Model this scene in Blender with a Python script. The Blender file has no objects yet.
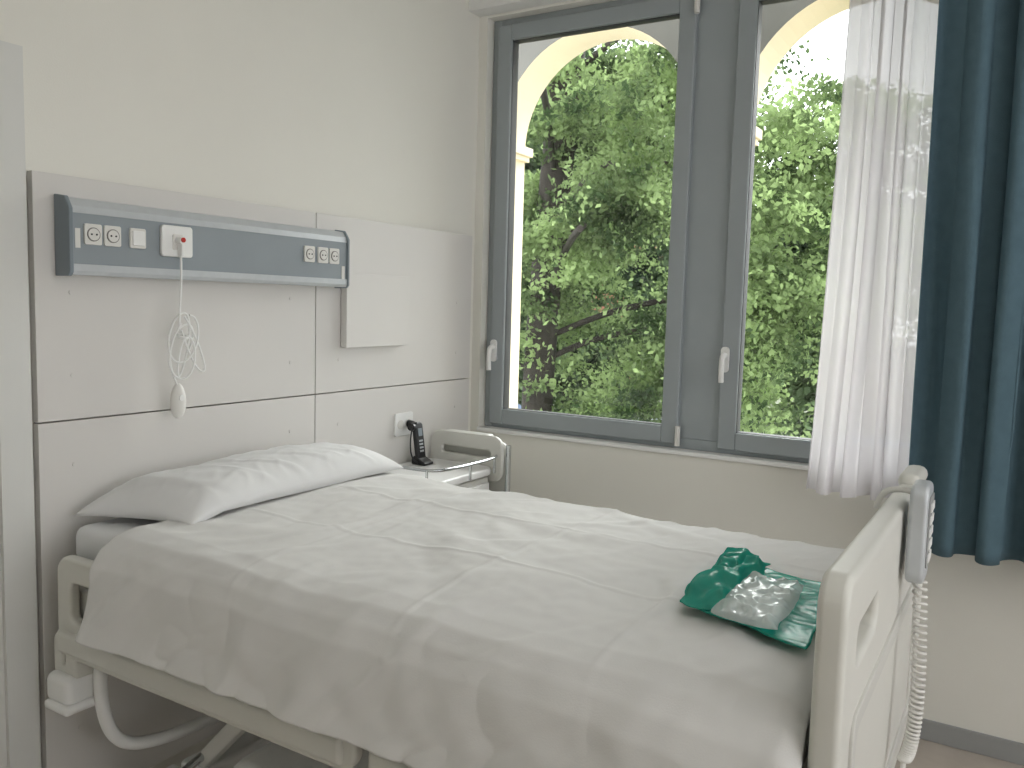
import bpy, bmesh, math, random
import numpy as np
from mathutils import Vector, Matrix, noise
random.seed(7); rng=np.random.default_rng(11)
scn=bpy.context.scene
scn.view_settings.view_transform='Standard'
COL=scn.collection

# ---------------------------------------------------------------- materials
def lin(c):
    return tuple(((v/255)/12.92 if v/255<=.04045 else ((v/255+.055)/1.055)**2.4) for v in c)
def mat(name,rgb,rough=.5,metal=0,var=.04,nscale=8,bump=0,bscale=60,spec=.5,coat=0):
    m=bpy.data.materials.new(name); m.use_nodes=True; nt=m.node_tree; b=nt.nodes['Principled BSDF']
    c=lin(rgb)
    tc=nt.nodes.new('ShaderNodeTexCoord')
    n=nt.nodes.new('ShaderNodeTexNoise'); n.inputs['Scale'].default_value=nscale; n.inputs['Detail'].default_value=4
    nt.links.new(tc.outputs['Object'],n.inputs['Vector'])
    r=nt.nodes.new('ShaderNodeValToRGB'); r.color_ramp.elements[0].position=.3; r.color_ramp.elements[1].position=.7
    r.color_ramp.elements[0].color=(*[max(0,v*(1-var)) for v in c],1); r.color_ramp.elements[1].color=(*[min(1,v*(1+var)) for v in c],1)
    nt.links.new(n.outputs['Fac'],r.inputs['Fac']); nt.links.new(r.outputs['Color'],b.inputs['Base Color'])
    b.inputs['Roughness'].default_value=rough; b.inputs['Metallic'].default_value=metal
    b.inputs['Specular IOR Level'].default_value=spec; b.inputs['Coat Weight'].default_value=coat
    if bump:
        n2=nt.nodes.new('ShaderNodeTexNoise'); n2.inputs['Scale'].default_value=bscale; n2.inputs['Detail'].default_value=3
        nt.links.new(tc.outputs['Object'],n2.inputs['Vector'])
        bp=nt.nodes.new('ShaderNodeBump'); bp.inputs['Strength'].default_value=bump; bp.inputs['Distance'].default_value=.004
        nt.links.new(n2.outputs['Fac'],bp.inputs['Height']); nt.links.new(bp.outputs['Normal'],b.inputs['Normal'])
    return m
def thin(name,rgb,transl=.4,transp=0,gloss=0,var=.1,nscale=5,rgb2=None,p0=.35,p1=.65):
    m=bpy.data.materials.new(name); m.use_nodes=True; nt=m.node_tree; nt.nodes.clear()
    out=nt.nodes.new('ShaderNodeOutputMaterial'); d=nt.nodes.new('ShaderNodeBsdfDiffuse'); t=nt.nodes.new('ShaderNodeBsdfTranslucent')
    mx=nt.nodes.new('ShaderNodeMixShader'); mx.inputs[0].default_value=transl
    g=nt.nodes.new('ShaderNodeNewGeometry'); n=nt.nodes.new('ShaderNodeTexNoise'); n.inputs['Scale'].default_value=nscale; n.inputs['Detail'].default_value=3
    nt.links.new(g.outputs['Position'],n.inputs['Vector'])
    r=nt.nodes.new('ShaderNodeValToRGB'); r.color_ramp.elements[0].position=p0; r.color_ramp.elements[1].position=p1
    c=lin(rgb); c2=lin(rgb2) if rgb2 else [v*(1-var) for v in c]
    r.color_ramp.elements[0].color=(*c2,1); r.color_ramp.elements[1].color=(*[min(1,v*(1+var)) for v in c],1)
    nt.links.new(n.outputs['Fac'],r.inputs['Fac'])
    for s in (d,t): nt.links.new(r.outputs['Color'],s.inputs['Color'])
    nt.links.new(d.outputs[0],mx.inputs[1]); nt.links.new(t.outputs[0],mx.inputs[2]); last=mx
    if transp:
        tp=nt.nodes.new('ShaderNodeBsdfTransparent'); m2=nt.nodes.new('ShaderNodeMixShader'); m2.inputs[0].default_value=transp
        nt.links.new(last.outputs[0],m2.inputs[1]); nt.links.new(tp.outputs[0],m2.inputs[2]); last=m2
    if gloss:
        gl=nt.nodes.new('ShaderNodeBsdfGlossy'); gl.inputs['Roughness'].default_value=.25; m2=nt.nodes.new('ShaderNodeMixShader'); m2.inputs[0].default_value=gloss
        nt.links.new(last.outputs[0],m2.inputs[1]); nt.links.new(gl.outputs[0],m2.inputs[2]); last=m2
    nt.links.new(last.outputs[0],out.inputs[0]); return m
def glassmat():
    m=bpy.data.materials.new('window_glass'); m.use_nodes=True; nt=m.node_tree; nt.nodes.clear()
    out=nt.nodes.new('ShaderNodeOutputMaterial'); tp=nt.nodes.new('ShaderNodeBsdfTransparent'); tp.inputs[0].default_value=(.96,.98,.97,1)
    gl=nt.nodes.new('ShaderNodeBsdfGlossy'); gl.inputs['Roughness'].default_value=.02
    fr=nt.nodes.new('ShaderNodeFresnel'); fr.inputs[0].default_value=1.38; mx=nt.nodes.new('ShaderNodeMixShader')
    nt.links.new(fr.outputs[0],mx.inputs[0]); nt.links.new(tp.outputs[0],mx.inputs[1]); nt.links.new(gl.outputs[0],mx.inputs[2]); nt.links.new(mx.outputs[0],out.inputs[0])
    return m
M_wall=mat('wall_paint',(235,233,225),.9,var=.012,nscale=3,bump=.1,bscale=220)
M_ceil=mat('ceiling_paint',(238,238,235),.9,var=.01)
M_panel=mat('laminate_panel',(219,216,212),.45,var=.012,nscale=3)
M_gap=mat('panel_joint_dark',(135,131,127),.8)
M_door=mat('door_lacquer',(220,220,216),.5,var=.01)
M_floor=mat('floor_vinyl',(190,180,170),.45,var=.06,nscale=14,bump=.05)
M_base=mat('baseboard_pvc',(156,157,156),.5)
M_frame=mat('window_frame_aluminium',(160,167,170),.45,metal=.1,var=.02)
M_gask=mat('window_gasket',(62,65,68),.6)
M_glass=glassmat()
M_alu=mat('brushed_aluminium',(196,200,203),.4,metal=.25,var=.03,nscale=40)
M_slate=mat('rail_slate_blue',(144,152,157),.45,var=.03)
M_capd=mat('rail_endcap_blue',(124,134,141),.5)
M_white=mat('white_plastic',(240,240,238),.35,var=.01)
M_sock=mat('socket_grey_plastic',(225,223,218),.4,var=.01)
M_black=mat('black_plastic',(22,22,25),.35)
M_red=mat('red_plastic',(190,40,30),.4)
M_cream=mat('bed_cream_plastic',(217,216,209),.42,var=.012)
M_cream2=mat('bed_cream_metal',(209,208,202),.4,var=.02)
M_steel=mat('chrome_tube',(200,203,206),.22,metal=1)
M_cloth=mat('cotton_sheet',(224,223,221),.85,var=.01,nscale=4,bump=.1,bscale=350,spec=.2)
M_pillow=mat('cotton_pillowcase',(228,228,228),.85,var=.01,bump=.1,bscale=350,spec=.2)
M_matt=mat('mattress_cover',(226,227,228),.7,var=.01)
M_teal=mat('curtain_teal_fabric',(88,112,123),.85,var=.05,nscale=30,bump=.3,bscale=300,spec=.2)
M_sheer=thin('sheer_curtain_fabric',(230,227,230),.42,.09,var=.01)
M_green=thin('green_nonwoven',(40,172,152),.35,0,.06,var=.12,nscale=20)
M_clear=thin('clear_plastic_bag',(225,238,236),.4,.40,.22,var=.03)
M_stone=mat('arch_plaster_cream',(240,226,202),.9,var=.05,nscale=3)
M_stone_shade=mat('loggia_plaster_shaded',(122,121,118),.9,var=.08,nscale=3)  # inner arcade face: shade put into the plaster colour
M_bark=mat('tree_bark',(52,47,43),.95,var=.3,nscale=6,bump=.6,bscale=8)
M_leaf=thin('leaf_green_shade_mix',(148,168,116),.42,0,var=.2,nscale=.9,rgb2=(62,80,52),p0=.38,p1=.60)  # dark noise tone paints shaded depth into the crown
M_leaf2=thin('leaf_rear_shade_mix',(110,130,94),.35,0,var=.2,nscale=.4,rgb2=(40,53,42))  # rear leaves coloured darker; the dark tone stands in for shade
M_grass=mat('ground_grass',(100,108,88),.95,var=.2,nscale=1)
M_car1=mat('car_paint_blue',(90,110,140),.3,coat=.5); M_car2=mat('car_paint_silver',(165,170,178),.3,coat=.5)
M_roof=mat('terracotta_roof',(150,98,74),.9,var=.15,nscale=6); M_fac=mat('facade_brick_pink',(170,120,100),.9,var=.06)

# ---------------------------------------------------------------- helpers
def link(ob,parent=None):
    COL.objects.link(ob)
    if parent is not None:
        ob.parent=parent; ob.matrix_parent_inverse=Matrix.Translation(-parent.location)
    return ob
def empty(name,loc=(0,0,0)):
    e=bpy.data.objects.new(name,None); e.location=loc; e.empty_display_size=.1; COL.objects.link(e); return e
def mesh(name,vs,fs,m,parent=None,smooth=False):
    me=bpy.data.meshes.new(name); me.from_pydata([tuple(v) for v in vs],[],fs); me.update()
    me.materials.append(m)
    if smooth: me.polygons.foreach_set('use_smooth',[True]*len(me.polygons))
    return link(bpy.data.objects.new(name,me),parent)
def addbev(ob,w,seg=3):
    if w>0:
        b=ob.modifiers.new('bevel','BEVEL'); b.width=w; b.segments=seg; b.limit_method='ANGLE'
        for p in ob.data.polygons: p.use_smooth=True
        wn=ob.modifiers.new('wn','WEIGHTED_NORMAL'); wn.keep_sharp=True
def boxes(name,lst,m,parent=None,bev=0):
    vs=[];fs=[]
    for lo,hi in lst:
        o=len(vs); lo2=[min(a,b) for a,b in zip(lo,hi)]; hi2=[max(a,b) for a,b in zip(lo,hi)]
        for x in (lo2[0],hi2[0]):
            for y in (lo2[1],hi2[1]):
                for z in (lo2[2],hi2[2]): vs.append((x,y,z))
        fs+=[[o+i for i in f] for f in ((0,1,3,2),(4,6,7,5),(0,4,5,1),(2,3,7,6),(0,2,6,4),(1,5,7,3))]
    ob=mesh(name,vs,fs,m,parent); addbev(ob,bev); return ob
def box(name,lo,hi,m,parent=None,bev=0): return boxes(name,[(lo,hi)],m,parent,bev)
def prism(name,pts,axis,a,b,m,parent=None,bev=0):
    def P(p,t):
        return {'x':(t,p[0],p[1]),'y':(p[0],t,p[1]),'z':(p[0],p[1],t)}[axis]
    n=len(pts); vs=[P(p,a) for p in pts]+[P(p,b) for p in pts]
    fs=[list(range(n)),list(range(n,2*n))[::-1]]+[[i,i+n,(i+1)%n+n,(i+1)%n] for i in range(n)]
    ob=mesh(name,vs,fs,m,parent)
    bm=bmesh.new(); bm.from_mesh(ob.data); bmesh.ops.recalc_face_normals(bm,faces=bm.faces); bm.to_mesh(ob.data); bm.free()
    addbev(ob,bev); return ob
def curve2mesh(name,cu,m,parent,mtx=Matrix()):
    tmp=bpy.data.objects.new(name+'_c',cu); COL.objects.link(tmp)
    dg=bpy.context.evaluated_depsgraph_get(); me=bpy.data.meshes.new_from_object(tmp.evaluated_get(dg))
    bpy.data.objects.remove(tmp); me.name=name; me.transform(mtx); me.materials.clear(); me.materials.append(m)
    for p in me.polygons: p.use_smooth=True
    ob=link(bpy.data.objects.new(name,me),parent); return ob
def tube(name,pts,r,m,parent=None,cyc=False,smooth=True,res=6):
    cu=bpy.data.curves.new(name,'CURVE'); cu.dimensions='3D'; cu.bevel_depth=r; cu.bevel_resolution=4; cu.use_fill_caps=True
    sp=cu.splines.new('NURBS' if smooth else 'POLY'); sp.points.add(len(pts)-1)
    for p,q in zip(sp.points,pts): p.co=(*q,1)
    if smooth: sp.order_u=min(4,len(pts)); sp.use_endpoint_u=not cyc; sp.resolution_u=res
    sp.use_cyclic_u=cyc
    return curve2mesh(name,cu,m,parent)
def rr(x0,y0,x1,y1,r,n=6):
    o=[]
    for cx,cy,a in ((x1-r,y0+r,-90),(x1-r,y1-r,0),(x0+r,y1-r,90),(x0+r,y0+r,180)):
        for i in range(n+1):
            t=math.radians(a+90*i/n); o.append((cx+r*math.cos(t),cy+r*math.sin(t)))
    return o
def plate(name,outl,plane,pos,th,bev,m,parent=None):
    """outlines (outer + holes) extruded; plane 'yz' (normal x) or 'xz' (normal y) or 'xy'"""
    cu=bpy.data.curves.new(name,'CURVE'); cu.dimensions='2D'; cu.fill_mode='BOTH'
    cu.extrude=max(th/2-bev,.0001); cu.bevel_depth=bev; cu.bevel_resolution=3
    for k,pts in enumerate(outl):
        sp=cu.splines.new('POLY'); sp.points.add(len(pts)-1); sp.use_cyclic_u=True
        for p,q in zip(sp.points,pts): p.co=(q[0],q[1],0,1)
    if plane=='yz': mx=Matrix(((0,0,1,pos),(1,0,0,0),(0,1,0,0),(0,0,0,1)))
    elif plane=='xz': mx=Matrix(((1,0,0,0),(0,0,-1,pos),(0,1,0,0),(0,0,0,1)))
    else: mx=Matrix(((1,0,0,0),(0,1,0,0),(0,0,1,pos),(0,0,0,1)))
    ob=curve2mesh(name,cu,m,parent,mx)
    bm=bmesh.new(); bm.from_mesh(ob.data); bmesh.ops.remove_doubles(bm,verts=bm.verts,dist=.00005)
    for e in bm.edges:
        if len(e.link_faces)==2 and e.calc_face_angle(0)>math.radians(35): e.smooth=False
    bm.to_mesh(ob.data); bm.free()
    wn=ob.modifiers.new('wn','WEIGHTED_NORMAL'); wn.keep_sharp=True
    return ob
def cyl(name,c,axis,r,h,m,parent=None,n=24,bev=0):
    pts=[(r*math.cos(2*math.pi*i/n),r*math.sin(2*math.pi*i/n)) for i in range(n)]
    i={'x':(1,2),'y':(0,2),'z':(0,1)}[axis]; k={'x':0,'y':1,'z':2}[axis]
    pts=[(p[0]+c[i[0]],p[1]+c[i[1]]) for p in pts]
    return prism(name,pts,axis,c[k]-h/2,c[k]+h/2,m,parent,bev)
def grid(name,f,nu,nv,m,parent=None,cycu=False):
    vs=[f(i/nu,j/nv) for j in range(nv+1) for i in range(nu+1)]
    w=nu+1; fs=[(j*w+i,j*w+i+1,(j+1)*w+i+1,(j+1)*w+i) for j in range(nv) for i in range(nu)]
    return mesh(name,vs,fs,m,parent,True)
N=lambda x,y,z=0: noise.noise(Vector((x,y,z)))

# ---------------------------------------------------------------- room
WX=-.04; RX0,RY0,H=-5.2,-4.6,2.95
box('floor',(RX0-.1,RY0-.1,-.1),(.09,.1,0),M_floor)
box('ceiling',(RX0-.1,RY0-.1,H),(.09,.1,H+.1),M_ceil)
box('wall_head',(RX0-.1,0,0),(.09,.1,H),M_wall)
WY0,WY1,WZ0,WZ1=-2.13,-.045,.93,2.765
boxes('wall_window',[((WX,RY0,0),(.09,0,WZ0)),((WX,RY0,WZ1),(.09,0,H)),((WX,RY0,WZ0),(.09,WY0,WZ1)),((WX,WY1,WZ0),(.09,0,WZ1))],M_wall)
box('wall_left',(RX0-.1,RY0,0),(RX0,0,H),M_wall)
BX0,BX1=-3.7,-.8
boxes('wall_back',[((RX0,RY0-.1,0),(BX0,RY0,H)),((BX1,RY0-.1,0),(.09,RY0,H)),((BX0,RY0-.1,0),(BX1,RY0,.8)),((BX0,RY0-.1,2.6),(BX1,RY0,H))],M_wall)
fill_op=empty('added_light_opening',((BX0+BX1)/2,RY0,.8))  # unseen opening added so sky light reaches the head wall
boxes('frame',[((BX0,RY0-.09,.8),(BX0+.08,RY0-.02,2.6)),((BX1-.08,RY0-.09,.8),(BX1,RY0-.02,2.6)),((BX0+.08,RY0-.09,.8),(BX1-.08,RY0-.02,.88)),((BX0+.08,RY0-.09,2.52),(BX1-.08,RY0-.02,2.6)),((-2.3,RY0-.09,.88),(-2.2,RY0-.02,2.52))],M_frame,fill_op)
box('baseboard_window',(WX-.012,RY0,0),(WX,0,.074),M_base,bev=.003)
box('trim_blind_box',(-.13,RY0,2.775),(WX,0,H),M_ceil,bev=.004)
boxes('trim_window_sill',[((-.054,WY0,.914),(.0,WY1,.932))],M_white,bev=.003)
# door at left
d=empty('door_1',(-2.6,0,0))
boxes('casing',[((-2.17,-.03,0),(-2.09,-.001,2.10)),((-3.15,-.03,0),(-3.07,-.001,2.10)),((-3.07,-.03,2.02),(-2.17,-.001,2.10))],M_door,d,0)
box('leaf',(-3.07,-.018,.005),(-2.17,-.001,2.02),M_door,d,.002)
cyl('handle_rose',(-3.0,-.024,1.02),'y',.025,.012,M_steel,d)
tube('handle_lever',[(-3.0,-.02,1.02),(-3.0,-.06,1.02),(-2.98,-.065,1.02),(-2.88,-.065,1.02)],.009,M_steel,d)

# ---------------------------------------------------------------- window
w=empty('window_1',(.03,-1.09,WZ0))
F0,F1=0.0,.07
def frame(name,y0,y1,z0,z1,t,x0,x1,m,p,bev=.004):
    return boxes(name,[((x0,y0,z0),(x1,y0+t,z1)),((x0,y1-t,z0),(x1,y1,z1)),((x0,y0+t,z0),(x1,y1-t,z0+t)),((x0,y0+t,z1-t),(x1,y1-t,z1))],m,p,bev)
frame('outer_frame',WY0,WY1,WZ0,WZ1,.045,F0+.012,F1,M_frame,w)
box('mullion',(F0+.012,-1.175,WZ0+.045),(F1,-.99,WZ1-.045),M_frame,w,.004)
for k,(a,b) in enumerate(((-1.0,-.083),(-2.09,-1.168))):
    frame('sash_%d'%(k+1),a,b,WZ0+.02,WZ1-.03,.07,F0-.012,F1-.012,M_frame,w,.006)
    frame('gasket_%d'%(k+1),a+.066,b-.066,WZ0+.086,WZ1-.096,.006,F0+.002,F1-.02,M_gask,w,0)
    box('glass_pane_%d'%(k+1),(.024,a+.07,WZ0+.09),(.028,b-.07,WZ1-.10),M_glass,w)
for k,(yy,zz) in enumerate(((-.105,1.275),(-1.185,1.295))):
    plate('handle_plate_%d'%(k+1),[rr(yy-.014,zz-.035,yy+.014,zz+.06,.012)],'yz',-.018,.012,.003,M_white,w)
    tube('handle_grip_%d'%(k+1),[(-.02,yy,zz+.03),(-.05,yy,zz+.032),(-.058,yy,zz+.01),(-.058,yy,zz-.045),(-.055,yy,zz-.075)],.011,M_white,w)
for k,zz in enumerate((.985,2.69)):
    cyl('hinge_%d'%(k+1),(-.02,-1.005,zz),'z',.011,.08,M_sock,w)

# ---------------------------------------------------------------- head panel
hp=empty('headboard_laminate_panel',(-1.08,-.02,0))
g=.002; PR=-.10; PT=1.803
for k,(x0,x1,z0,z1) in enumerate(((-2.075,-1.08-g,1.16+g,PT),(-1.08+g,PR,1.16+g,PT),(-2.075,-1.08-g,.08,1.16-g),(-1.08+g,PR,.08,1.16-g))):
    box('panel_%d'%(k+1),(x0,-.03,z0),(x1,-.006,z1),M_panel,hp,.0015)
box('backing',(-2.07,-.006,.09),(PR-.004,-.001,PT-.004),M_gap,hp)
k=0
for x in (-1.98,-1.2,-.96,-.21):
    for z in (1.28,1.50,1.04,.3):
        if x==-.96 and z==1.50: continue
        k+=1; cyl('screw_cap_%d'%k,(x,-.031,z),'y',.006,.002,M_panel,hp,16)
# service rail
sr=empty('medical_headwall_rail',(-1.5,-.03,1.65))
prism('housing',[(-.031,1.555),(-.083,1.555),(-.09,1.575),(-.09,1.705),(-.083,1.71),(-.031,1.71)],'x',-2.01,-.99,M_slate,sr)
prism('top_trim',[(-.031,1.71),(-.092,1.704),(-.088,1.722),(-.072,1.742),(-.031,1.748)],'x',-2.01,-.99,M_alu,sr)
prism('bottom_trim',[(-.031,1.546),(-.09,1.546),(-.094,1.556),(-.094,1.574),(-.031,1.574)],'x',-2.01,-.99,M_alu,sr)
for k,(a,b) in enumerate(((-2.022,-2.01),(-.99,-.98))):
    prism('end_cap_%d'%(k+1),[(-.031,1.542),(-.088,1.542),(-.098,1.552),(-.098,1.715),(-.078,1.746),(-.031,1.752)],'x',a,b,M_capd,sr,.003)
box('label',(-2.002,-.0908,1.615),(-1.988,-.09,1.665),M_sock,sr)
def socket(i,x,z,wd=.05,round_=True,p=sr,y=-.09):
    plate('socket_plate_%d'%i,[rr(x-wd/2,z-.026,x+wd/2,z+.026,.004)],'xz',y-.003,.006,.001,M_sock,p)
    if round_:
        cyl('socket_well_%d'%i,(x,y-.0065,z),'y',.018,.003,M_gap,p)
        cyl('socket_insert_%d'%i,(x,y-.0075,z),'y',.0155,.003,M_sock,p)
        for s in (-.007,.007): cyl('pin_%d'%i,(x+s,y-.0095,z),'y',.0024,.002,M_black,p,10)
    else: box('rocker_%d'%i,(x-.018,y-.010,z-.02),(x+.018,y-.004,z+.02),M_white,p,.002)
for i,(x,rd) in enumerate(((-1.955,True),(-1.90,True),(-1.825,False),(-1.176,True),(-1.112,True),(-1.056,True))): socket(i,x,1.652,.046,rd)
plate('call_socket_plate',[rr(-1.752,1.612,-1.655,1.694,.006)],'xz',-.096,.012,.003,M_white,sr)
plate('call_socket_recess',[rr(-1.72,1.63,-1.688,1.672,.004)],'xz',-.103,.004,.001,M_sock,sr)
box('indicator',(-1.015,-.092,1.565),(-1.0,-.09,1.62),M_sock,sr)
# nurse call handset
nc=empty('nurse_call_pendant',(-1.70,-.11,1.65))
cyl('plug',(-1.704,-.115,1.655),'y',.011,.022,M_white,nc); cyl('plug_button',(-1.704,-.127,1.657),'y',.007,.004,M_red,nc)
box('plug_tail',(-1.709,-.126,1.612),(-1.699,-.106,1.645),M_white,nc,.003)
tube('cable_drop',[(-1.704,-.116,1.62),(-1.704,-.118,1.57),(-1.700,-.108,1.50),(-1.702,-.105,1.45),(-1.706,-.11,1.40)],.003,M_white,nc)
pts=[]
for t in np.linspace(0,1,60):
    a=t*2*math.pi*3.3
    pts.append((-1.693+.046*math.sin(a+.4)*(.75+.35*math.sin(t*9)),-.108-.014*math.sin(a*.5+1),1.362+.082*math.cos(a)*(1-.25*t)-.03*t+.03*math.sin(a*.37)))
tube('cable_coils',pts,.003,M_white,nc)
tube('cable_wrap',[(-1.72,-.112,1.385),(-1.695,-.128,1.375),(-1.675,-.112,1.382),(-1.695,-.092,1.39)],.004,M_white,nc,cyc=True)
tube('cable_tail',[(-1.70,-.11,1.42),(-1.745,-.11,1.36),(-1.74,-.112,1.28),(-1.715,-.105,1.25),(-1.706,-.10,1.235)],.003,M_white,nc)
tube('cable_loop',[(-1.69,-.11,1.44),(-1.655,-.105,1.40),(-1.615,-.11,1.30),(-1.62,-.11,1.262),(-1.665,-.11,1.30),(-1.70,-.11,1.40)],.003,M_white,nc)
bm=bmesh.new(); bmesh.ops.create_uvsphere(bm,u_segments=24,v_segments=16,radius=1)
for v in bm.verts:
    z=v.co.z; k=1+.12*(-z); v.co=Vector((-1.706+v.co.x*.025*k,-.10+v.co.y*.016,1.195+z*.052))
me=bpy.data.meshes.new('handset'); bm.to_mesh(me); bm.free(); me.materials.append(M_sock)
for p in me.polygons: p.use_smooth=True
link(bpy.data.objects.new('handset',me),nc); cyl('handset_button',(-1.706,-.117,1.205),'y',.009,.003,M_white,nc,16)
# access cover panel
box('access_cover_panel',(-.955,-.062,1.325),(-.59,-.0335,1.60),M_panel,bev=.002)
# wall outlet + plug
so=empty('power_outlet',(-.58,-.03,1.0))
plate('plate',[rr(-.635,.955,-.525,1.045,.006)],'xz',-.035,.009,.002,M_white,so)
for i,x in enumerate((-.605,-.555)): cyl('socket_%d'%i,(x,-.040,1.0),'y',.019,.003,M_sock,so)
tube('black_plug',[(-.555,-.04,1.0),(-.555,-.075,1.0),(-.565,-.085,.99),(-.60,-.088,.995)],.016,M_black,so)

# ---------------------------------------------------------------- bedside table
bt=empty('bedside_cabinet',(-.6,-.22,0))
box('carcass',(-.79,-.36,.10),(-.43,-.05,.80),M_cream2,bt,.008)
for k,(a,b) in enumerate(((.62,.78),(.36,.60),(.12,.34))):
    box('drawer_%d'%(k+1),(-.775,-.375,a),(-.445,-.36,b),M_white,bt,.005)
    tube('drawer_pull_%d'%(k+1),[(-.68,-.375,b-.05),(-.67,-.395,b-.05),(-.55,-.395,b-.05),(-.54,-.375,b-.05)],.005,M_steel,bt)
plate('top_tray',[rr(-.83,-.375,-.42,-.045,.05)],'xy',.825,.03,.008,M_white,bt)
tube('tray_rail_front',[(-.83,-.08,.85),(-.84,-.1,.885),(-.84,-.28,.885),(-.835,-.38,.885),(-.75,-.405,.885),(-.55,-.41,.885),(-.45,-.405,.885),(-.405,-.38,.885)],.006,M_steel,bt)
for k,p in enumerate(((-.835,-.35),(-.62,-.397),(-.44,-.393))): tube('rail_post_%d'%k,[(p[0],p[1],.82),(p[0],p[1],.885)],.005,M_steel,bt,smooth=False)
go=rr(-.40,.78,-.055,.955,.04)
plate('side_gallery',[go,rr(-.36,.865,-.10,.91,.02)[::-1]],'yz',-.40,.024,.008,M_cream,bt)
plate('folded_overbed_tray',[rr(-.405,.50,-.07,.93,.05)],'yz',-.356,.024,.008,M_cream,bt)
box('tray_hinge',(-.405,-.33,.93),(-.342,-.10,.963),M_cream2,bt,.012)
tube('tray_column',[(-.395,-.43,.08),(-.395,-.43,.93)],.011,M_steel,bt,smooth=False)
for k,(x,y) in enumerate(((-.76,-.33),(-.46,-.33),(-.76,-.09),(-.46,-.09))):
    cyl('castor_%d'%k,(x,y,.035),'x',.035,.025,M_black,bt); box('castor_fork_%d'%k,(x-.02,y-.012,.05),(x+.02,y+.012,.105),M_steel,bt,.003)
box('tray_foot',(-.42,-.46,0),(-.36,-.05,.08),M_cream2,bt,.006)
# phone
ph=empty('cordless_phone',(-.56,-.12,.84))
prism('cradle',[(-.155,.8405),(-.085,.8405),(-.085,.866),(-.10,.878),(-.14,.858),(-.155,.850)],'x',-.59,-.53,M_black,ph,.005)
PM=Matrix.Translation((-.56,-.112,.858))@Matrix.Rotation(math.radians(-9),4,'X')@Matrix.Scale(.93,4)
for nm,o_,pos,th,bv,mm in (('handset',rr(-.021,0,.021,.16,.012),0,.022,.007,M_black),('screen',rr(-.013,.105,.013,.138,.002),-.0125,.002,.0005,M_capd)):
    ob=plate(nm,[o_],'xz',pos,th,bv,mm,ph); ob.data.transform(PM)
ks=[]
for i in range(3):
    for j in range(4): ks.append(((-.0125+.009*i,-.0135,.035+.015*j),(-.0065+.009*i,-.0115,.043+.015*j)))
ob=boxes('keypad',ks,M_alu,ph); ob.data.transform(PM)
tube('cord',[(-.60,-.095,.985),(-.615,-.10,.96),(-.62,-.10,.9),(-.61,-.11,.86),(-.588,-.12,.85)],.003,M_black,ph)

# ---------------------------------------------------------------- bed
bed=empty('hospital_bed',(-1.56,-1.05,0))
box('mattress',(-2.03,-1.93,.79),(-1.07,-.09,.893),M_matt,bed,.03)
box('mattress_deck',(-2.03,-1.93,.755),(-1.07,-.09,.79),M_cream2,bed,.008)
boxes('side_beams',[((-2.05,-1.95,.66),(-2.0,-.10,.74)),((-1.10,-1.95,.66),(-1.05,-.10,.74)),((-2.0,-.14,.66),(-1.1,-.10,.74)),((-2.0,-1.95,.66),(-1.1,-1.91,.74))],M_cream2,bed,.008)
for s,x in enumerate((-2.072,-1.02)):
    for k,(a,b) in enumerate(((-1.12,-.125),(-1.93,-1.17))):
        outer=rr(a,.575,b,.825,.04)
        n=3; hs=[]; wspan=(b-a-.08-.05*(n-1))/n
        for i in range(n):
            y0=a+.04+i*(wspan+.05); hs.append(rr(y0,.66,y0+wspan,.778,.03)[::-1])
        plate('side_rail_%d_%d'%(s+1,k+1),[outer]+hs,'yz',x,.030,.010,M_cream,bed)
        boxes('rail_bottom_bar_%d_%d'%(s+1,k+1),[((x-.026,a+.02,.578),(x+.02,b+.005,.642))],M_cream,bed,.015)
box('corner_bumper',(-2.11,-.19,.445),(-2.0,-.09,.525),M_white,bed,.02)
box('bumper_foot',(-2.12,-.20,.432),(-2.03,-.10,.457),M_white,bed,.01)
plate('bumper_bracket',[rr(-.175,.49,-.10,.62,.02),rr(-.15,.54,-.125,.58,.009)[::-1]],'yz',-2.055,.06,.01,M_cream,bed)
fb_out=[(-2.05,.50),(-1.09,.50),(-1.07,.60),(-1.06,.98)]+[(-1.12+.06*math.cos(t),1.05+.06*math.sin(t)) for t in np.linspace(0,math.pi/2,6)]+[(-1.3,1.110),(-1.8,1.117)]+[(-2.028-.035*math.sin(t),1.087+.035*math.cos(t)) for t in np.linspace(0,math.pi/2,8)]+[(-2.064,.98),(-2.057,.60)]
plate('footboard',[fb_out,rr(-1.985,.965,-1.76,1.045,.03)[::-1],rr(-1.36,.965,-1.14,1.04,.03)[::-1]],'xz',-1.989,.044,.012,M_cream,bed)
plate('footboard_inset_rib',[rr(-1.99,.56,-1.13,.90,.04),rr(-1.965,.585,-1.155,.875,.03)[::-1]],'xz',-2.012,.010,.003,M_cream2,bed)
box('footboard_end_cap_far',(-1.085,-2.02,.56),(-1.045,-1.965,1.10),M_cream,bed,.018)
box('footboard_grip_far',(-1.22,-2.015,1.105),(-1.06,-1.965,1.145),M_cream,bed,.018)
boxes('base_frame',[((-1.95,-1.8,.17),(-1.88,-.3,.24)),((-1.24,-1.8,.17),(-1.17,-.3,.24)),((-1.88,-.42,.17),(-1.24,-.32,.25)),((-1.88,-1.8,.17),(-1.24,-1.7,.25))],M_white,bed,.012)
box('base_cover',(-1.92,-1.45,.24),(-1.20,-.55,.34),M_white,bed,.04)
for k,(y0,y1) in enumerate(((-.35,-.80),(-1.75,-1.30))):
    for j,x in enumerate((-1.85,-1.27)):
        prism('lift_arm_%d_%d'%(k,j),[(y0-.03,.22),(y0+.03,.22),(y1+.03,.68),(y1-.03,.68)],'x',x-.02,x+.02,M_cream2,bed,.006)
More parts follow.
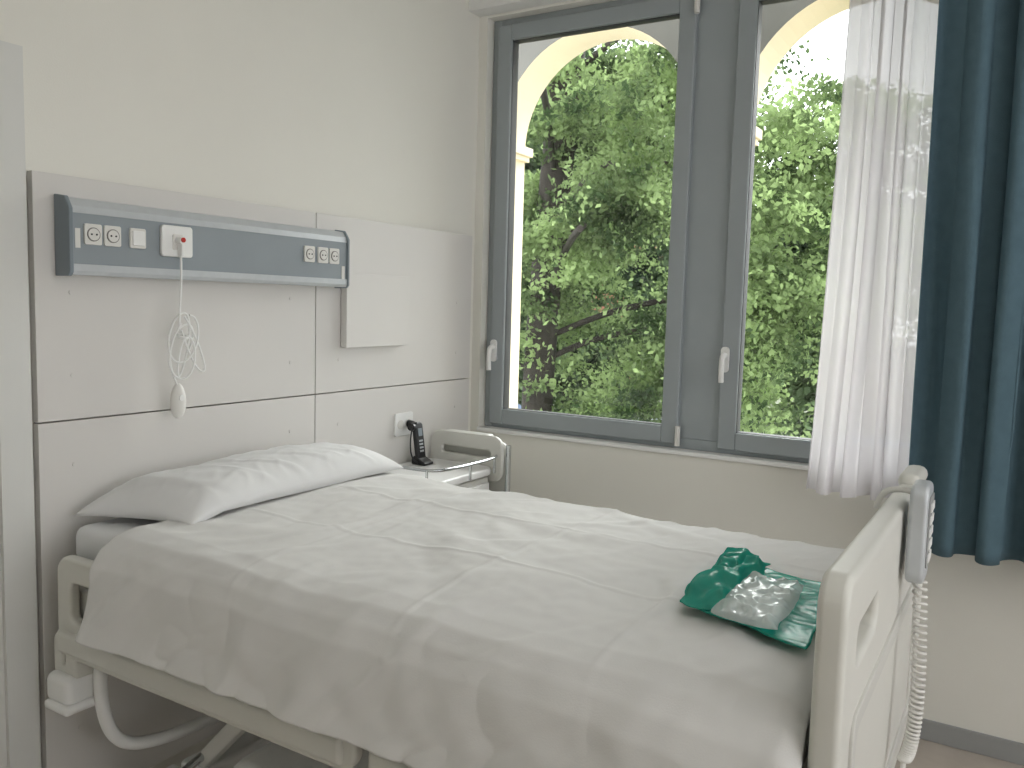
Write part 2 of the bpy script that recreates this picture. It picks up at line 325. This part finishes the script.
tube('actuator',[(-1.56,-.4,.3),(-1.56,-1.0,.62)],.03,M_steel,bed,smooth=False)
tube('head_bumper_bar',[(-2.01,-.20,.64),(-2.03,-.20,.52),(-2.03,-.21,.42),(-2.01,-.23,.335),(-1.95,-.25,.30),(-1.8,-.26,.285),(-1.56,-.26,.28),(-1.3,-.26,.285),(-1.1,-.22,.33),(-1.08,-.19,.5),(-1.09,-.19,.66)],.017,M_white,bed)
tube('chrome_push_bar',[(-1.98,-.42,.265),(-1.8,-.38,.29),(-1.6,-.38,.30),(-1.3,-.38,.29),(-1.14,-.42,.265)],.012,M_steel,bed)
for k,(x,y) in enumerate(((-1.93,-.34),(-1.19,-.34),(-1.93,-1.77),(-1.19,-1.77))):
    for s in (-.02,.02): cyl('castor_wheel_%d_%d'%(k,int(s>0)),(x+s,y,.07),'x',.07,.022,M_sock,bed,28,.004)
    prism('castor_cover_%d'%k,[(y-.06,.10),(y+.06,.10),(y+.045,.145),(y+.02,.165),(y-.02,.165),(y-.045,.145)],'x',x-.038,x+.038,M_cream,bed,.008)
    cyl('castor_stem_%d'%k,(x,y,.18),'z',.02,.06,M_steel,bed)
hc=empty('bed_hand_control',(-1.45,-2.04,1.1))
plate('handset_body',[rr(-1.50,.985,-1.415,1.165,.02)],'xz',-2.038,.034,.009,M_alu,hc)
plate('keypad_face',[rr(-1.493,1.01,-1.422,1.15,.01)],'xz',-2.0565,.003,.001,M_base,hc)
bs=[]
for i in range(2):
    for j in range(5): bs.append(((-1.485+.032*i,-2.0605,1.02+.025*j),(-1.463+.032*i,-2.0575,1.036+.025*j)))
boxes('buttons',bs,M_white,hc,.001)
tube('hook',[(-1.457,-2.03,1.14),(-1.457,-2.025,1.155),(-1.457,-1.99,1.155),(-1.457,-1.962,1.145),(-1.457,-1.957,1.11)],.006,M_sock,hc)
pts=[]
n=620
for i in range(n):
    t=i/(n-1); a=t*2*math.pi*38
    z=.985-.36*math.sin(t*math.pi*.5); cx=-1.457-.05*t**2; cy=-2.045-.012*math.sin(t*math.pi)
    pts.append((cx+.011*math.cos(a),cy+.011*math.sin(a),z))
tube('coiled_cable',pts,.0032,M_sock,hc,smooth=False)
tube('cable_tail',[(-1.507,-2.045,.625),(-1.53,-2.045,.57),(-1.57,-2.035,.55),(-1.6,-2.0,.48),(-1.6,-1.95,.52),(-1.6,-1.93,.66)],.005,M_sock,hc)

# ---------------------------------------------------------------- sheet
prof=[(-1.035,.77),(-1.04,.84),(-1.055,.885),(-1.085,.903),(-1.15,.908),(-1.35,.912),(-1.55,.914),(-1.75,.912),(-1.92,.908),(-2.0,.904),(-2.053,.893),(-2.087,.868),(-2.105,.83),(-2.115,.76),(-2.121,.70),(-2.128,.655)]
pl=[0]
for a,b in zip(prof,prof[1:]): pl.append(pl[-1]+math.dist(a,b))
LT=pl[-1]; px=[p[0] for p in prof]; pz=[p[1] for p in prof]
def ridge(v,k): 
    r=1-min(1,abs(v)*k); return r*r*(3-2*r)
def wr(x,y):
    wx=x+.14*N(x*2.1,y*1.7,3); wy=y+.14*N(x*1.9,y*2.3,8)
    v=.009*N(wx*2.2,wy*3,1)
    v+=.0055*ridge(N(wx*3.2-1.2*wy,wy*1.6+5,9),3.2)
    v+=.0065*ridge(N(wx*1.5+3,wy*5.5+1.5*wx,2),3.6)*(.6+.6*N(x*3,y*3,40))
    v+=.005*ridge(N(wx*3.0-7,wy*7+2.5*wx,21),4)*(.5+.9*N(x*4,y*4,50))
    v+=.0032*N(wx*8,wy*11,4)+.0011*N(x*26,y*30,4)
    for c in (-1.38,-1.72): v+=.0022*math.exp(-((x-c)/.008)**2)
    for c in (-.78,-1.22,-1.62): v+=.0022*math.exp(-((y-c)/.008)**2)
    return v
def sheet(u,v):
    s=u*LT; x=float(np.interp(s,pl,px)); z=float(np.interp(s,pl,pz))
    drop=max(0,(s-pl[9])/(LT-pl[9]))
    ys=-.335+.012*N(x*6,0,1)+.035*drop**.8
    ye=-1.95-.012*min(1,drop*3)
    y=ys+(ye-ys)*v
    w_=wr(x,y)
    edge=min(1,(1-v)*14)
    z+=max(-.005,w_)*(1-drop)+.006
    if drop>0:
        fold=.013*N(y*4,drop*.7,7)+.007*N(y*9+drop*2.5,drop*1.2,2)
        fold+=.012*ridge(N(y*4.5-drop*1.4,drop*.9+2,12),3)+.004*ridge(N(y*9-drop*2.4,drop*1.3+2,32),3.5)
        x-=drop**.8*(abs(fold)*.95+.002)*edge+.0015*N(x*20,y*20,z*20)*min(1,drop*3)
        z+=drop**2*(.004*N(y*2.5,4,4)+.008)
        z-=.10*max(0,(v-.75)/.25)**1.5*drop
    if v>.975: z-=.03*((v-.975)/.025)**2*(1-drop)
    return (x,y,z)
so_=grid('bed_sheet',sheet,300,400,M_cloth)
sm=so_.modifiers.new('sol','SOLIDIFY'); sm.thickness=.004; sm.offset=1

# ---------------------------------------------------------------- pillow
A,B,C_,D_=Vector((-2.015,-.075,0)),Vector((-1.07,-.055,0)),Vector((-1.045,-.41,0)),Vector((-1.92,-.43,0))
def pil(side):
    def f(u,v):
        a=u*2-1; b=v*2-1
        a2=a*(1-.05*(1-b*b)*abs(a)); b2=b*(1-.12*(1-a*a)*abs(b)*.6)
        uu=(a2+1)/2; vv=(b2+1)/2
        p=(A*(1-uu)+B*uu)*(1-vv)+(D_*(1-uu)+C_*uu)*vv
        h=(max(0,1-abs(a)**3.8))**.45*(max(0,1-abs(b)**2.6))**.5
        e=1-max(abs(a),abs(b))
        wz=.007*N(p.x*5,p.y*7,3)+.003*N(p.x*12,p.y*12,1)
        wz+=.0045*ridge(N(p.x*7+p.y*4,p.y*6,6),3)+.002*ridge(N(p.x*13-p.y*9,p.y*12,16),3)
        if side>0: z=.944+.078*h*(1+.08*a)+wz*min(1,e*5)
        else: z=.944-.014*h
        z+=.008*N(p.x*3,p.y*3,9)*(1-h)-.008*(1-h)*(abs(b)**3)
        z-=.022*max(0,(-a-.75)/.25)
        return (p.x,p.y,z)
    return f
po=grid('pillow',pil(1),120,66,M_pillow); p2=grid('pillow_b',pil(-1),120,66,M_pillow)
bm=bmesh.new(); bm.from_mesh(po.data); bm.from_mesh(p2.data); bmesh.ops.remove_doubles(bm,verts=bm.verts,dist=.0008); bmesh.ops.recalc_face_normals(bm,faces=bm.faces); bm.to_mesh(po.data); bm.free()
bpy.data.objects.remove(p2)
for p in po.data.polygons: p.use_smooth=True

# ---------------------------------------------------------------- packages on bed
def bil(P,u,v):
    return [ (P[0][i]*(1-u)+P[1][i]*u)*(1-v)+(P[3][i]*(1-u)+P[2][i]*u)*v for i in range(2)]
gp=empty('green_surgical_gown_pack',(-1.65,-1.78,.93))
P1=[(-1.77,-1.66),(-1.43,-1.67),(-1.50,-1.895),(-1.86,-1.915)]
def g1(u,v):
    x,y=bil(P1,u,v); return (x+.008*N(x*14,y*14,1),y+.008*N(x*14,y*14,5),.940+.004*N(x*14,y*14)+.003*abs(N(x*40,y*30,4)))
def g2(u,v):
    x,y=bil([(-1.77,-1.655),(-1.41,-1.655),(-1.44,-1.75),(-1.81,-1.76)],u,v)
    e=min(u,1-u,v,1-v); e=min(1,e*5); e=e*e*(3-2*e)
    h=.020+.012*N(x*12,y*14,2)+.009*ridge(N(x*14,y*11,7),2.5)+.004*N(x*34,y*34,1)
    return (x+.022*N(x*14,y*14,11),y+.022*N(x*14,y*14,15),.945+e*max(.004,h)+.003*abs(N(x*25,y*25,3)))
def g3(u,v):
    x,y=bil([(-1.66,-1.66),(-1.41,-1.645),(-1.42,-1.72),(-1.66,-1.73)],u,v)
    e=min(u,1-u,v,1-v); e=min(1,e*4); e=e*e*(3-2*e)
    return (x+.02*N(x*16,y*16,31),y+.02*N(x*16,y*16,35),.953+e*(.020+.012*N(x*22,y*22,22)+.006*ridge(N(x*30,y*22,7),2.5)))
for nm,f_ in (('folded_gown',g1),('crumpled_wrap',g2),('crumpled_tie',g3)):
    o=grid(nm,f_,70,60,M_green,gp); s=o.modifiers.new('s','SOLIDIFY'); s.thickness=.003; s.offset=-1
cb=empty('clear_plastic_package',(-1.7,-1.8,.95))
def c1(u,v):
    x,y=bil([(-1.84,-1.735),(-1.57,-1.735),(-1.555,-1.85),(-1.86,-1.868)],u,v)
    a=2*u-1;b=2*v-1; k=1-.10*(a*a*b*b)
    e=min(1,min(u,1-u,v,1-v)*7)
    return (-1.7+(x+1.7)*k+.006*N(x*18,y*18,21),-1.8+(y+1.8)*k+.006*N(x*18,y*18,25),.957+e*(.012+.008*ridge(N(x*22,y*26,2),3.2)+.004*N(x*50,y*50,5)))
grid('bag_top',c1,80,60,M_clear,cb)
grid('folded_contents',lambda u,v:(lambda q:(q[0],q[1],.955+.007*min(1,min(u,1-u,v,1-v)*8)+.004*N(q[0]*30,q[1]*30)))(bil([(-1.80,-1.75),(-1.60,-1.75),(-1.60,-1.84),(-1.82,-1.852)],u,v)),40,40,M_white,cb)

# ---------------------------------------------------------------- curtains
def curtain(name,y0,y1,z0,z1,xc,amp,nf,m,parent=None,flare=0.0,seed=0,zs=0,nv=60,irr=1.0):
    def f(u,v):
        z=z0+(z1-z0)*v
        uu=u+.035*irr*N(u*5,v*1.0,seed)
        ph=uu*nf*2*math.pi+1.8*irr*N(u*4,v*.9,seed+3)
        y=y0+(y1-y0)*uu
        y+= flare*(1-v)**2*(1-u)
        am=amp*(.7+.6*N(u*6,v*1.3,seed+6))*(.75+.25*(1-v))
        x=xc+am*math.sin(ph)+am*.35*math.sin(2.3*ph+1.5*N(u*8,v*2,seed+1))*irr+.010*N(u*9,v*3,seed+9)
        y+=am*.4*math.sin(2*ph+.5)
        return (x,y,z+zs*u*(1-v)+.004*math.sin(ph)*(1-v))
    return grid(name,f,int(nf*44),nv,m,parent)
curtain('sheer_curtain',-1.605,-1.89,.868,2.93,-.185,.034,4,M_sheer,flare=.045,seed=2,irr=1.3)
tc_=curtain('teal_curtain',-1.89,-2.98,.74,2.93,-.285,.046,8,M_teal,flare=-.015,seed=5)
s=tc_.modifiers.new('s','SOLIDIFY'); s.thickness=.003
ct=empty('curtain_track',(-.21,-2,2.94))
box('track_front',(-.31,-4.4,2.93),(-.26,-.2,2.95),M_white,ct,.003); box('track_rear',(-.205,-4.4,2.93),(-.165,-.2,2.95),M_white,ct,.003)

# ---------------------------------------------------------------- loggia with arches
lg=empty('loggia_arcade',(1,0,0))
XI,XO=.78,1.05; ZS=2.39; R=.56; ZT=3.35; PIT=1.335
cents=[-.165+PIT*k for k in range(-3,3)]
vs=[];fs=[];
def quad(a,b,c,d,):
    o=len(vs); vs.extend([a,b,c,d]); fs.append((o,o+1,o+2,o+3))
soff_vs=[];soff_fs=[]
def squad(a,b,c,d):
    o=len(soff_vs); soff_vs.extend([a,b,c,d]); soff_fs.append((o,o+1,o+2,o+3))
nA=32
for c in cents:
    y0=c+R; y1=c+PIT-R
    for X in (XI,XO): quad((X,y0,.0),(X,y1,.0),(X,y1,ZT),(X,y0,ZT))
    prev=None
    for i in range(nA+1):
        t=math.pi*i/nA; y=c-R*math.cos(t); z=ZS+R*math.sin(t)
        if prev:
            for X in (XI,XO): quad((X,prev[0],prev[1]),(X,y,z),(X,y,ZT),(X,prev[0],ZT))
            squad((XI,prev[0],prev[1]),(XO,prev[0],prev[1]),(XO,y,z),(XI,y,z))
        prev=(y,z)
    for y in (c-R,c+R): squad((XI,y,.0),(XO,y,.0),(XO,y,ZS),(XI,y,ZS))
mesh('arcade_wall',vs,fs,M_stone_shade,lg); mesh('arch_soffits',soff_vs,soff_fs,M_stone,lg)
lst=[]
for c in cents:
    for s in (-1,1):
        yE=c+s*R
        lst+= [((XI-.03,yE-.04,ZS-.03),(XO+.03,yE+.04,ZS+.02)),((XI-.015,yE-.025,ZS-.06),(XO+.015,yE+.025,ZS-.03))]
boxes('capitals',lst,M_stone,lg,.004)
box('parapet',(XI,-4.6,0),(XO,4,.72),M_stone,lg,.01)
box('loggia_floor',(.09,-4.6,-.15),(XO,4,-.01),M_stone,lg)
box('loggia_ceiling',(.09,-4.6,ZT),(XO+.1,4,ZT+.1),M_ceil,lg)

# ---------------------------------------------------------------- outside
GZ=-2.6
box('ground',(1.2,-40,GZ-.1),(80,60,GZ),M_grass)
def leaves(name,centers,per,spread,size,m,parent):
    n=len(centers)*per
    c=np.repeat(centers,per,0)
    off=rng.normal(0,1,(n,3))
    ang=np.repeat(rng.uniform(0,2*math.pi,len(centers)),per); L=np.repeat(rng.uniform(.7,1.8,len(centers)),per)
    s1=off[:,0]*spread*L; s2=off[:,1]*spread*.55; s3=off[:,2]*spread*.22-.35*np.abs(s1)**1.3
    c=c+np.stack([np.cos(ang)*s1-np.sin(ang)*s2,np.sin(ang)*s1+np.cos(ang)*s2,s3],1)
    a=rng.normal(0,1,(n,3)); a/=np.linalg.norm(a,axis=1)[:,None]
    b=rng.normal(0,1,(n,3)); b-= (a*b).sum(1)[:,None]*a; b/=np.linalg.norm(b,axis=1)[:,None]
    s=(size*rng.uniform(.6,1.3,n))[:,None]
    V=np.stack([c-a*s*.9,c-b*s*.55+a*s*.2,c+a*s*.9,c+b*s*.55+a*s*.2],1).reshape(-1,3)
    me=bpy.data.meshes.new(name); me.vertices.add(4*n); me.vertices.foreach_set('co',V.astype(np.float32).ravel())
    me.loops.add(4*n); me.loops.foreach_set('vertex_index',np.arange(4*n,dtype=np.int32))
    me.polygons.add(n); me.polygons.foreach_set('loop_start',np.arange(0,4*n,4,dtype=np.int32)); me.update(calc_edges=True); me.validate()
    me.materials.append(m); return link(bpy.data.objects.new(name,me),parent)
def crown(c,r,n,thr=-.15,fr=.8,shell=.35):
    out=[]
    while len(out)<n:
        p=rng.normal(0,1,3); p/=np.linalg.norm(p); rad=rng.uniform(shell,1)**.6
        q=np.array(c)+p*rad*np.array(r)
        if q[2]<GZ+.4: continue
        if noise.noise(Vector(q)*fr)>thr: out.append(q)
    return np.array(out)
def thinout(cc,y,z,r):   # natural opening in a crown
    return cc[np.hypot(cc[:,1]-y,cc[:,2]-z)>r]
t1=empty('ginkgo_tree',(9.2,4.75,GZ))
tube('trunk',[(9.4,5.05,GZ),(9.4,5.0,0),(9.45,4.9,2.5),(9.5,4.7,5),(9.6,4.4,9)],.27,M_bark,t1)
for k in range(20):
    z=.2+k*.38; a=random.uniform(-2.6,-.2) if k%3 else random.uniform(0,6.2); l=random.uniform(2,4.2)
    p0=Vector((9.5,4.85,z)); d_=Vector((math.cos(a),math.sin(a),.35))
    tube('branch_%d'%k,[p0,p0+d_*l*.4+Vector((0,0,.2)),p0+d_*l*.75,p0+d_*l+Vector((0,0,-.2))],.05,M_bark,t1)
cc=crown((10.4,2.7,3.0),(2.9,3.5,3.9),400,.03,.7)
cc=thinout(cc,4.3,1.9,.55); cc=thinout(cc,.9,5.5,1.0); cc=thinout(cc,1.65,2.9,.4)
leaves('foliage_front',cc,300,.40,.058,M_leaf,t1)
ex=np.array([(9.0+random.uniform(-.3,.3),5.0+random.uniform(-.9,1.0),z) for z in (.2,.7,1.0,3.4,4.0,4.6,5.2,5.8)])
leaves('foliage_trunk_sprays',ex,150,.3,.058,M_leaf,t1)
t2=empty('background_tree',(24,12,GZ))
tube('trunk',[(24,12,GZ),(24,12,3),(24.2,12.2,9)],.35,M_bark,t2)
rc=np.vstack([crown((24,13.5,4.0),(3,6.5,8.0),560,-.35,.3),crown((25,3,1.4),(3,5,4.2),300,-.1,.3)])
rc=thinout(rc,11.4,2.2,1.5)
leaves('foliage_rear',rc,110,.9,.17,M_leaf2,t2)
bd=empty('distant_building',(40,24,GZ))
box('facade',(38,10,GZ),(46,38,3.2),M_fac,bd)
prism('roof',[(37.4,3.2),(46.6,3.2),(42,5.6)],'y',9.5,38.5,M_roof,bd)
boxes('windows',[((37.95,12+3*i,z),(38.0,13.1+3*i,z+1.6)) for i in range(8) for z in (-1.2,1.2)],M_black,bd)
def car(cx,cy,m):
    e=empty('car',(cx,cy,GZ))
    pr=[(-2.1,.3),(2.1,.3),(2.15,.7),(1.9,.9),(1.1,.98),(.5,1.42),(-1.0,1.45),(-1.7,1.0),(-2.1,.9)]
    prism('body',[(cy+a,GZ+b) for a,b in pr],'x',cx-.85,cx+.85,m,e,.08)
    prism('windows',[(cy+a,GZ+b) for a,b in ((-1.5,1.02),(1.0,1.02),(.48,1.36),(-.95,1.38))],'x',cx-.86,cx+.86,M_black,e)
    for a in (-1.3,1.3):
        for s in (-.75,.75): cyl('wheel_%d_%d'%(int(a>0),int(s>0)),(cx+s,cy+a,GZ+.32),'x',.32,.2,M_black,e)
car(15.2,5.6,M_car2); car(15.4,10.4,M_car1); car(15.5,.6,M_car1)

# ---------------------------------------------------------------- light
wd=bpy.data.worlds.new('overcast_sky'); scn.world=wd; wd.use_nodes=True; nt=wd.node_tree; bg=nt.nodes['Background']
bg.inputs[0].default_value=(.985,.985,1,1); bg.inputs[1].default_value=3.7
sl=bpy.data.lights.new('hazy_sun','SUN'); sl.energy=7.5; sl.angle=math.radians(50); sl.color=(1,.99,.98)
so2=bpy.data.objects.new('hazy_sun',sl); COL.objects.link(so2); so2.location=(8,-1,8)
so2.rotation_euler=Vector((1,-.12,.72)).to_track_quat('Z','Y').to_euler()
cl=empty('added_fill_light',(-2.9,-2.7,2.93))  # added fill light behind the view, dressed with a fixture frame
frame_=boxes('fill_light_frame',[((-3.55,-3.05,2.92),(-3.5,-2.35,2.95)),((-2.3,-3.05,2.92),(-2.25,-2.35,2.95)),((-3.5,-3.05,2.92),(-2.3,-3.0,2.95)),((-3.5,-2.4,2.92),(-2.3,-2.35,2.95))],M_alu,cl)
al=bpy.data.lights.new('fill_panel','AREA'); al.shape='RECTANGLE'; al.size=1.2; al.size_y=.6; al.energy=8; al.color=(1,.985,.96)
ao=bpy.data.objects.new('fill_panel',al); ao.location=(-2.9,-2.7,2.93); link(ao,cl)

# ---------------------------------------------------------------- camera
yaw,pitch,roll=map(math.radians,(31.26,5.37,1.59))
f=Vector((math.cos(yaw)*math.cos(pitch),math.sin(yaw)*math.cos(pitch),-math.sin(pitch)))
r=Vector((math.sin(yaw),-math.cos(yaw),0)); u=r.cross(f)
r2=r*math.cos(roll)+u*math.sin(roll); u2=-r*math.sin(roll)+u*math.cos(roll)
cam=bpy.data.cameras.new('camera'); cam.lens=844.1*36/1024; cam.sensor_width=36; cam.clip_start=.02
co=bpy.data.objects.new('camera',cam); COL.objects.link(co)
mx=Matrix((r2,u2,-f)).transposed().to_4x4(); mx.translation=(-3.286,-2.193,1.5); co.matrix_world=mx
scn.camera=co
